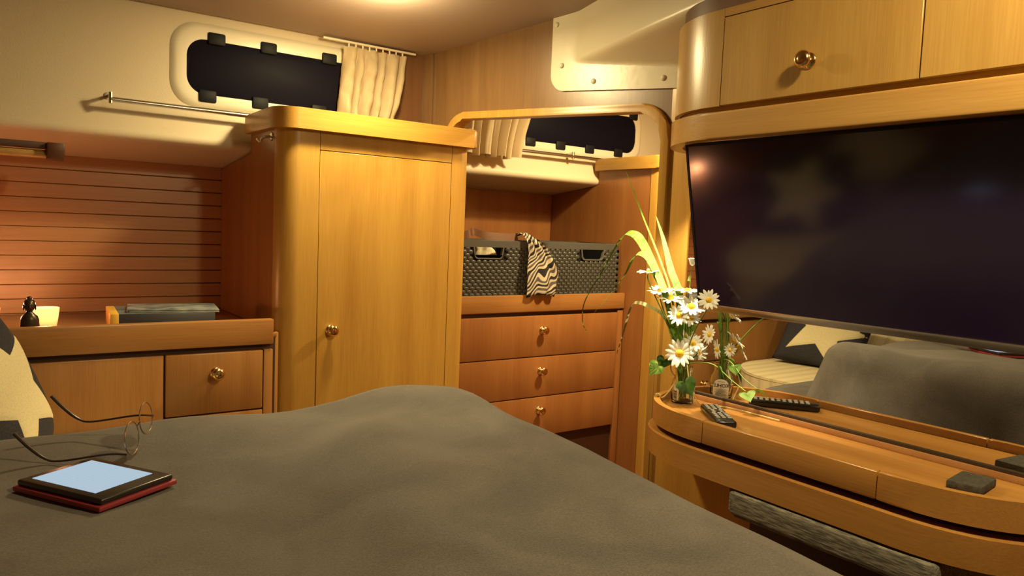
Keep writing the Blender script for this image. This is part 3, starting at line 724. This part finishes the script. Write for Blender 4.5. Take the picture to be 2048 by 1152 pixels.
# striped shirt hanging over the rim between the baskets
b = BM(); g = []; NU, NV = 34, 44
prof = spline([(2.55, -.055), (2.49, -.030), (2.44, -.012), (2.405, -.014), (2.387, -.045), (2.378, -.11), (2.370, -.18), (2.366, -.255)], 8)
lf = [1.800, 1.785, 1.775, 1.775, 1.793, 1.792, 1.788, 1.785]; rt = [1.83, 1.825, 1.815, 1.812, 1.855, 1.915, 1.945, 1.925]
for j in range(NV + 1):
    s = j / NV; k = s * 7; i0 = min(int(k), 6); fr_ = k - i0
    pv = prof[min(int(s * (len(prof) - 1)), len(prof) - 1)]; xl = lf[i0] + (lf[i0 + 1] - lf[i0]) * fr_; xr = rt[i0] + (rt[i0 + 1] - rt[i0]) * fr_
    row = []
    for i in range(NU + 1):
        q = i / NU; x = xl + (xr - xl) * q
        fd = .010 * sin(q * 9 + s * 3) * smooth01(s * 2 - .5) + .007 * noise.noise(Vector((q * 4, s * 6, 2)))
        row.append(b.verts.new((x + .006 * noise.noise(Vector((q * 3, s * 8, 5))), pv.x - abs(fd), pv.y - .012 * (q - .5) ** 2 * 4 * (1 if s > .9 else 0) + .004 * noise.noise(Vector((q * 5, s * 5, 9))))))
    g.append(row)
for j in range(NV):
    for i in range(NU): b.faces.new((g[j][i], g[j][i + 1], g[j + 1][i + 1], g[j + 1][i]))
bmesh.ops.solidify(b, geom=b.faces[:], thickness=.002)
# stripes bend with the cloth
SH = bpy.data.materials.new('wavy striped shirt'); SH.use_nodes = True; n = SH.node_tree; pb = n.nodes['Principled BSDF']; pb.inputs['Roughness'].default_value = .85
tc = n.nodes.new('ShaderNodeTexCoord'); tn = n.nodes.new('ShaderNodeTexNoise'); tn.inputs['Scale'].default_value = 11; tn.inputs['Detail'].default_value = 1
vm = n.nodes.new('ShaderNodeVectorMath'); vm.operation = 'DOT_PRODUCT'; vm.inputs[1].default_value = (-16, 0, 24)
ad = n.nodes.new('ShaderNodeMath'); ad.operation = 'MULTIPLY_ADD'; ad.inputs[1].default_value = 3.2; fc = n.nodes.new('ShaderNodeMath'); fc.operation = 'FRACT'
rp = n.nodes.new('ShaderNodeValToRGB'); rp.color_ramp.interpolation = 'CONSTANT'; e = rp.color_ramp.elements
for _ in range(2): e.new(.5)
for i, (p, c_) in enumerate(((0, SHIRT_W), (.24, SHIRT_G), (.5, SHIRT_W), (.72, SHIRT_B))): e[i].position = p; e[i].color = (*c_, 1)
n.links.new(tc.outputs['Object'], tn.inputs['Vector']); n.links.new(tc.outputs['Object'], vm.inputs[0]); n.links.new(tn.outputs['Fac'], ad.inputs[0]); n.links.new(vm.outputs['Value'], ad.inputs[2])
n.links.new(ad.outputs[0], fc.inputs[0]); n.links.new(fc.outputs[0], rp.inputs['Fac']); n.links.new(rp.outputs['Color'], pb.inputs['Base Color'])
tag(obj('striped_shirt', b, SH, angle=180), 'grey, black and white striped shirt hanging over the basket edge', 'shirt')
# leather strap looped on the clothes
def ribbon(pts, wd, updir, th=.002):
    P = spline(pts, 6); b = BM(); rows = []; Wd = wd if hasattr(wd, '__len__') else [wd] * 2
    for i, p in enumerate(P):
        s = i / (len(P) - 1) * (len(Wd) - 1); k = min(int(s), len(Wd) - 2); w_ = Wd[k] + (Wd[k + 1] - Wd[k]) * (s - k)
        rows.append((b.verts.new(p - Vector(updir) * w_ / 2), b.verts.new(p + Vector(updir) * w_ / 2)))
    for A_, B_ in zip(rows, rows[1:]): b.faces.new((A_[0], A_[1], B_[1], B_[0]))
    bmesh.ops.solidify(b, geom=b.faces[:], thickness=th); return b
tag(obj('leather_strap', ribbon([(1.52, 2.45, -.035), (1.56, 2.44, -.020), (1.585, 2.46, -.012), (1.63, 2.44, -.026), (1.70, 2.43, -.030), (1.78, 2.43, -.028)], .030, (0, .25, 1)), LEATHER), 'brown leather strap lying across the open basket', 'strap')
bundle('folded_clothes', 'striped cloth heaped on top of the open basket', (1.530, 2.515, -.050), (.050, .055, .046), SH, 12)

# ================================================================== SHELF THINGS
RL, RA = (1.466, 1.150, -.438), math.atan2(-.147, -.112)
rc = thing('remote_control', 'black television remote control lying on the wooden shelf', 'remote', RL)
obj('case', xform(box(-.088, .088, -.0235, .0235, 0, .018, .006, 3), RL, RA), mat('gloss black case', (.012, .011, .011), .22), rc)
b = BM()
for i in range(10):
    for j in range(3 if i not in (4, 5) else 2):
        y = (-.0135, 0, .0135)[j] if i not in (4, 5) else (-.010, .010)[j]
        box(-.072 + i * .0145 - .0045, -.072 + i * .0145 + .0045, y - .0046, y + .0046, .0175, .0205, .001, 1, b)
tag(obj('buttons', xform(b, RL, RA), mat('grey rubber keys', (.30, .28, .26), .5), rc), kind='stuff')
bk = box(-.046, .046, -.029, .029, 0, .017, .004, 2)
tag(obj('dark_block', xform(bk, (1.487, .588, -.438), .12), noise_col(mat('dark felt', (.03, .028, .024), .8), (.03, .027, .022), (.06, .055, .045), 120, bump=.3)), 'small dark rectangular block on the wooden shelf', 'block')

# vase
JX, JY, JZ = 1.521, 1.311, -.438
vz = thing('glass_jar', 'clear glass jar with paper labels holding the daisies', 'vase', (JX, JY, JZ))
pr = [(r_ * 1.2, z_) for r_, z_ in [(0, 0), (.021, 0), (.0245, .004), (.0255, .015), (.0255, .048), (.0235, .060), (.0185, .070), (.0175, .078), (.0185, .084), (.0195, .094), (.0195, .098), (.0170, .098), (.0165, .086), (.0155, .078), (.0165, .070), (.0215, .058), (.0235, .046), (.0235, .012), (.020, .006), (0, .005)]]
obj('jar', lathe(pr, (JX, JY, JZ), 32), GLASSC, vz)
def cyl_patch(outline, ang0, rad, name, material):
    b = BM(); vs = [b.verts.new((JX + rad * cos(ang0 + a / rad), JY + rad * sin(ang0 + a / rad), JZ + z)) for a, z in outline]
    cx = sum(p[0] for p in outline) / len(outline); cz = sum(p[1] for p in outline) / len(outline)
    rings = []
    for s in (0, .33, .66, 1): rings.append([b.verts.new((JX + rad * cos(ang0 + (cx + (a - cx) * s) / rad), JY + rad * sin(ang0 + (cx + (a - cx) * s) / rad), JZ + cz + (z - cz) * s)) for a, z in outline])
    for A_, B_ in zip(rings, rings[1:]):
        for k in range(len(outline)): b.faces.new((A_[k], A_[(k + 1) % len(outline)], B_[(k + 1) % len(outline)], B_[k]))
    for v in vs: b.verts.remove(v)
    bmesh.ops.remove_doubles(b, verts=b.verts, dist=1e-6)
    return obj(name, b, material, vz)
LA = radians(-36)
lab = cyl_patch([(-.022, .004), (.022, .004), (.023, .034)] + [(.023 * cos(radians(t)), .034 + .022 * sin(radians(t))) for t in range(10, 171, 20)] + [(-.023, .034)], LA, .0309, 'paper_label', PAPER)
def text_on_jar(s, size, a, z, ang0, rad, parent):
    cu = bpy.data.curves.new('txt', 'FONT'); cu.body = s; cu.size = size; cu.align_x = 'CENTER'; cu.offset = size * .02
    o = bpy.data.objects.new('txt', cu); COL.objects.link(o); bpy.context.view_layer.update()
    me = bpy.data.meshes.new_from_object(o.evaluated_get(bpy.context.evaluated_depsgraph_get()))
    bpy.data.objects.remove(o); b = BM(); b.from_mesh(me); bpy.data.meshes.remove(me)
    for v in b.verts:
        aa, zz = v.co.x + a, v.co.y + z; v.co = (JX + rad * cos(ang0 + aa / rad), JY + rad * sin(ang0 + aa / rad), JZ + zz)
    return obj('lettering', b, INK, parent, smooth=False)
text_on_jar('KOHLE', .0135, 0, .0335, LA, .0313, lab)
b = BM()
def strip(b, a0, a1, z0, z1, ang0, rad):
    n_ = 5; r = [[b.verts.new((JX + rad * cos(ang0 + (a0 + (a1 - a0) * i / n_) / rad), JY + rad * sin(ang0 + (a0 + (a1 - a0) * i / n_) / rad), JZ + z)) for i in range(n_ + 1)] for z in (z0, z1)]
    for i in range(n_): b.faces.new((r[0][i], r[0][i + 1], r[1][i + 1], r[1][i]))
for z, w_ in ((.0265, .017), (.0225, .014), (.0185, .018), (.0145, .015), (.0105, .016), (.048, .009)): strip(b, -w_, w_, z, z + .0011, LA, .0313)
tag(obj('small_print', b, mat('grey ink', (.18, .17, .15), .6), lab), kind='stuff')
LB = radians(186)
lb2 = cyl_patch([(-.0085, .012), (.0085, .012), (.0085, .058 - .006), (-.0085, .058 - .006)], LB, .0309, 'barcode_label', PAPER)
b = BM()
for i in range(9): strip(b, -.0055, .0035, .016 + i * .0024, .016 + i * .0024 + (.0014 if i % 3 else .0008), LB, .0313)
tag(obj('barcode_bars', b, INK, lb2), kind='stuff')

# daisies
def petal_mesh(Lp, wd, cup):
    b = BM(); rows = []
    for i in range(6):
        s = i / 5; w_ = wd * (.45 + .75 * sin(pi * min(1, s * .85 + .1))) * (1 if s < .95 else .55)
        z = cup * sin(s * pi * .6) * Lp
        rows.append([b.verts.new((Lp * (.14 + s * .86), k * w_ / 2, z - .05 * Lp * abs(k))) for k in (-1, 0, 1)])
    for A_, B_ in zip(rows, rows[1:]):
        for k in range(2): b.faces.new((A_[k], A_[k + 1], B_[k + 1], B_[k]))
    return mesh_of('petal', b, PETAL)
PET = petal_mesh(.030, .0075, .18)
DISC = mesh_of('disc', lathe([(0, .0075), (.004, .007), (.0075, .004), (.0088, 0), (.006, -.003), (0, -.005)], n=16), YOLK)
MOUTH = Vector((JX, JY, JZ + .095)); FOOT = Vector((JX, JY, JZ + .012))
def daisy(pos, nrm, dia, label, npet=15, half=False):
    t = thing('daisy', label, 'flower', FOOT + Vector((random.uniform(-.011, .011), random.uniform(-.011, .011), 0)), 'daisies in the glass jar')
    base = WL[t.name]; P = Vector(pos); N = Vector(nrm).normalized(); q = Vector((0, 0, 1)).rotation_difference(N); s = dia / .055
    mo = MOUTH + Vector((random.uniform(-.011, .011), random.uniform(-.011, .011), 0))
    obj('stem', tube(spline([base, mo, (mo + P) / 2 + Vector((random.uniform(-.01, .01), random.uniform(-.01, .01), .004)), P - N * .012 - Vector((0, 0, .012)), P - N * .003], 5), .0018, 6), STEMM, t)
    inst('disc', DISC, t, P, q, s)
    for k in range(npet):
        a = 2 * pi * k / npet + random.uniform(-.08, .08)
        rq = q @ Matrix.Rotation(a, 3, 'Z').to_quaternion() @ Matrix.Rotation(random.uniform(-.12, .10), 3, 'Y').to_quaternion()
        inst('petal', PET, t, P, rq, s * random.uniform(.9, 1.06))
VW = Vector((-.76, -.65, .12))     # towards the room
UP = Vector((0, 0, 1))
daisy((1.452, 1.391, -.098), UP + VW * .10 + Vector((-.12, .1, 0)), .056, 'daisy leaning out sideways, highest of the open blooms')
daisy((1.478, 1.368, -.146), UP * .95 + VW * .22, .066, 'overlit white daisy beside the tall grass blades')
daisy((1.497, 1.350, -.164), UP * .95 + VW * .30, .072, 'wide overlit white daisy below the bloom by the grass blades')
daisy((1.535, 1.328, -.143), UP + VW * .15, .064, 'overlit white daisy under the flower bud')
daisy((1.520, 1.298, -.181), UP * .75 + VW * .6, .072, 'wide white daisy tilted to the room above the jar')
daisy((1.490, 1.312, -.204), UP * .5 + VW * .85, .056, 'white daisy with yellow disc tucked under the wide bloom')
daisy((1.515, 1.296, -.212), UP * .7 + VW * .6, .054, 'white daisy low in the cluster over the jar mouth')
daisy((1.478, 1.292, -.300), VW * 1.0 + UP * .25, .070, 'white daisy hanging before the jar neck with yellow disc fully shown')
daisy((1.515, 1.282, -.275), VW * .75 + UP * .65, .054, 'white daisy half turned up beside the jar neck')
daisy((1.537, 1.278, -.300), Vector((.35, -.9, .1)), .036, 'small daisy seen edge-on beside the jar neck')
daisy((1.444, 1.180, -.150), VW * 1.0 + UP * .35, .050, 'daisy standing free before the television corner')
daisy((1.553, 1.335, -.265), Vector((.9, .25, .15)), .052, 'daisy facing the mirror behind the jar')
daisy((1.560, 1.300, -.300), Vector((.8, .5, -.1)), .050, 'drooping daisy facing the mirror')
bu = thing('daisy_bud', 'half-open daisy bud on a leafy stalk above the cluster', 'flower', FOOT, 'daisies in the glass jar')
obj('stem', tube(spline([FOOT, MOUTH, (1.532, 1.325, -.22), (1.541, 1.326, -.13), (1.546, 1.326, -.075)], 5), .0014, 6), STEMM, bu)
obj('bud_petals', lathe([(0, -.008), (.006, -.004), (.008, .004), (.011, .012), (.006, .013), (0, .012)], (1.546, 1.326, -.068), 12), PETAL, bu)
obj('leaf', ribbon([(1.541, 1.326, -.115), (1.528, 1.318, -.108), (1.515, 1.312, -.114)], [.002, .016, .001], (.3, .3, .9), .0008), LEAFP, bu)
# grass blades
def blade(label, pts, wd, updir, m_=LEAFM):
    tag(obj('grass_blade', ribbon(pts, wd, updir, .0006), m_, base=pts[0], angle=180), label, 'grass', 'grass blades in the glass jar')
G0 = (JX - .004, JY + .004, JZ + .03); G1 = (1.510, 1.318, -.345)
HOR = (.70, -.45, .2)
blade('long thin straight grass stalk rising far above the daisies', [G0, G1, (1.502, 1.348, -.167), (1.477, 1.376, -.063), (1.441, 1.414, .053), (1.408, 1.448, .163)], [.004, .006, .006, .005, .001], HOR)
blade('broad bright grass blade folding over with a long drooping tip', [G0, G1, (1.486, 1.352, -.168), (1.462, 1.378, -.090), (1.437, 1.405, -.020), (1.413, 1.420, .004), (1.390, 1.435, -.009), (1.342, 1.455, -.103), (1.304, 1.470, -.177), (1.298, 1.470, -.23), (1.308, 1.462, -.259)], [.006, .014, .024, .024, .017, .010, .003, .001], (.62, -.40, .68))
blade('bright grass blade arching down below the broad folded blade', [G0, G1, (1.481, 1.350, -.169), (1.455, 1.380, -.082), (1.437, 1.395, -.050), (1.416, 1.410, -.055), (1.394, 1.421, -.107), (1.352, 1.446, -.175), (1.300, 1.475, -.245)], [.004, .009, .013, .018, .016, .008, .001], (.60, -.38, .70))
blade('upright pointed grass blade against the teak post', [G0, (1.516, 1.323, -.345), (1.520, 1.338, -.167), (1.503, 1.360, -.088), (1.488, 1.378, -.010), (1.473, 1.395, .051)], [.006, .012, .026, .022, .012, .001], HOR)
blade('bent grass blade with a pale dry hanging tip', [G0, (1.508, 1.326, -.330), (1.486, 1.350, -.221), (1.448, 1.378, -.186), (1.416, 1.398, -.177), (1.405, 1.404, -.192), (1.392, 1.410, -.252), (1.376, 1.416, -.313)], [.004, .008, .010, .012, .013, .010, .003], (.55, -.35, .65), noise_col(mat('dry grass', (.4, .38, .15), .6), (.45, .36, .18), (.35, .42, .10), 12))
# vine with heart-shaped leaves
def heart_mesh(size, m_):
    b = BM(); o = []
    for i in range(24):
        t = 2 * pi * i / 24; x = 16 * sin(t) ** 3; y = 13 * cos(t) - 5 * cos(2 * t) - 2 * cos(3 * t) - cos(4 * t)
        o.append((x / 32 * size, (y - 5) / 30 * size))
    c_ = b.verts.new((0, 0, 0)); mid_ = [b.verts.new((x * .5, y * .5, abs(x) * .25)) for x, y in o]; ou = [b.verts.new((x, y, abs(x) * .32 - .004)) for x, y in o]
    for k in range(24):
        b.faces.new((c_, mid_[k], mid_[(k + 1) % 24])); b.faces.new((mid_[k], ou[k], ou[(k + 1) % 24], mid_[(k + 1) % 24]))
    bmesh.ops.solidify(b, geom=b.faces[:], thickness=.0006)
    return mesh_of('leaf', b, m_)
HM1, HM2 = heart_mesh(.050, LEAFD), heart_mesh(.046, LEAFP)
vn = thing('ivy_vine', 'pale climbing vine with heart-shaped leaves trailing from the jar', 'vine', FOOT)
obj('stem', tube(spline([FOOT, (JX - .006, JY + .002, JZ + .10), (1.500, 1.322, -.322), (1.488, 1.326, -.332), (1.484, 1.322, -.350), (1.492, 1.312, -.372), (1.484, 1.325, -.405), (1.474, 1.338, -.424), (1.448, 1.336, -.413), (1.470, 1.352, -.416), (1.45, 1.325, -.412)], 5), .0018, 6), DRY, vn)
obj('stem', tube(spline([(JX, JY, JZ + .05), (JX - .004, JY - .012, JZ + .105), (1.500, 1.268, -.385), (1.538, 1.258, -.4345), (1.580, 1.215, -.4345), (1.586, 1.06, -.4345)], 5), .0018, 6), DRY, vn)
def leaf(me_, loc, nrm, tip, s=1):
    N = Vector(nrm).normalized(); T = Vector(tip); T = (T - N * T.dot(N)).normalized(); X_ = (-T).cross(N)
    inst('leaf', me_, vn, loc, Matrix((X_, -T, N)).transposed().to_quaternion(), s)
leaf(HM2, (1.450, 1.340, -.340), (-.75, -.55, .45), (-.5, .35, -.75), .95)
leaf(HM1, (1.478, 1.342, -.325), (-.6, -.6, .5), (-.1, .3, -.9), .8)
leaf(HM1, (1.492, 1.278, -.376), (-.7, -.6, .4), (.35, -.3, -.85), 1.05)
leaf(HM2, (1.540, 1.318, -.235), (-.8, -.5, .3), (.0, .0, -1), .8)
leaf(HM2, (1.570, 1.235, -.335), (.5, -.6, .5), (.3, -.5, -.7), .8)
leaf(HM2, (1.575, 1.150, -.385), (-.5, -.2, .8), (-.3, -.6, -.6), .9)
obj('tendril', tube(spline([(1.53, 1.30, -.33), (1.55, 1.275, -.325), (1.565, 1.245, -.330), (1.575, 1.20, -.360), (1.575, 1.155, -.380)], 5), .0011, 6), LEAFP, vn)

# ================================================================== THINGS ON THE BED
EZ = ztop(.139, 1.162) + .004
ER = math.atan2(.53, .85)
er = thing('e_reader', 'lit e-reader in a dark bezel with an open red cover lying on the blanket', 'tablet', (.139, 1.160, EZ))
def ex_(bm): return xform(bm, (.139, 1.160, EZ), ER)
obj('cover', ex_(box(-.063, .063, -.083, .083, 0, .007, .002)), RED, er)
obj('body', ex_(box(-.0585, .0585, -.080, .080, .007, .0155, .003, 3)), mat('black bezel', (.018, .014, .014), .3), er)
b = ex_(box(-.0455, .0455, -.054, .067, .0150, .0160))
so = obj('screen', b, PAGE, er, smooth=False)
# spectacles
gl = thing('spectacles', 'rimmed reading glasses with dark temples lying upside down on the blanket', 'glasses', (.20, 1.26, ztop(.2, 1.26)))
G = Vector((.190, 1.222, ztop(.190, 1.222) + .010)); U = Vector((.42, .80, .22)).normalized(); TD = Vector((-.82, .55, -.02)).normalized(); V = (UP + TD * .12 - U * U.z).normalized()
LENS = mat('clear lens', (1, .97, .93), .02, Transmission_Weight=1.0, IOR=1.12); RIM = mat('thin metal rim', (.45, .36, .27), .25, .9); TEMP = mat('brown temple', (.05, .03, .025), .3)
for k in (0, 1):
    cc = G + U * (.026 + .064 * k) + V * .028
    pts = [cc + U * (.0265 * cos(t)) + V * (.0245 * sin(t) * (1.0 if sin(t) > 0 else .98)) for t in [2 * pi * i / 26 for i in range(27)]]
    obj('rim', tube(pts, .0011, 6, cap=False), RIM, gl)
    nf = U.cross(V).normalized(); b = BM(); fr1 = [b.verts.new(p + nf * .0007) for p in pts[:-1]]; fr2 = [b.verts.new(p - nf * .0007) for p in pts[:-1]]
    b.faces.new(fr1); b.faces.new(fr2[::-1])
    for i in range(26): b.faces.new((fr1[i], fr1[(i + 1) % 26], fr2[(i + 1) % 26], fr2[i]))
    obj('lens', b, LENS, gl)
    hg = G + U * (-.002 + .122 * k) + V * .016
    mid_ = hg + TD * .10 + V * -.012; bend = hg + TD * .112 - V * .012
    tp = spline([hg, hg + TD * .03, mid_, bend + TD * .010 + V * .004, bend + TD * .030 + V * .024, bend + TD * .045 + V * .046], 5)
    obj('temple', tube(tp, [.0016] * 12 + [.0016 + .0012 * min(1, i / 6) for i in range(len(tp) - 12)], 8), TEMP, gl)
obj('bridge', tube(spline([G + U * .0525 + V * .034, G + U * .058 + V * .039 - TD * .004, G + U * .0635 + V * .034], 5), .0012, 6), RIM, gl)

# ================================================================== UNDER THE SHELF
st = thing('upholstered_stool', 'long stool with a coarse grey woven seat tucked under the shelf', 'stool', (1.56, .87, -H))
obj('seat_pad', prism(rounded([(1.346, 1.015), (1.346, .575), (1.612, .575), (1.612, 1.16)], .02, 3), -.604, -.551, None, .008, 3), STOOLF, st)
obj('stool_base', box(1.45, 1.608, .64, 1.03, -.78, -.604, .004), DARKW, st)
for x in (1.47, 1.59):
    for y in (.66, 1.01): obj('leg', box(x - .015, x + .015, y - .015, y + .015, -H, -.78, .003), DARKW, st)

# ------------------------------------------------------------------ lift everything so that the sole is at z = 0
for o in list(COL.objects):
    if o.parent is None and o is not cam: o.location.z += H
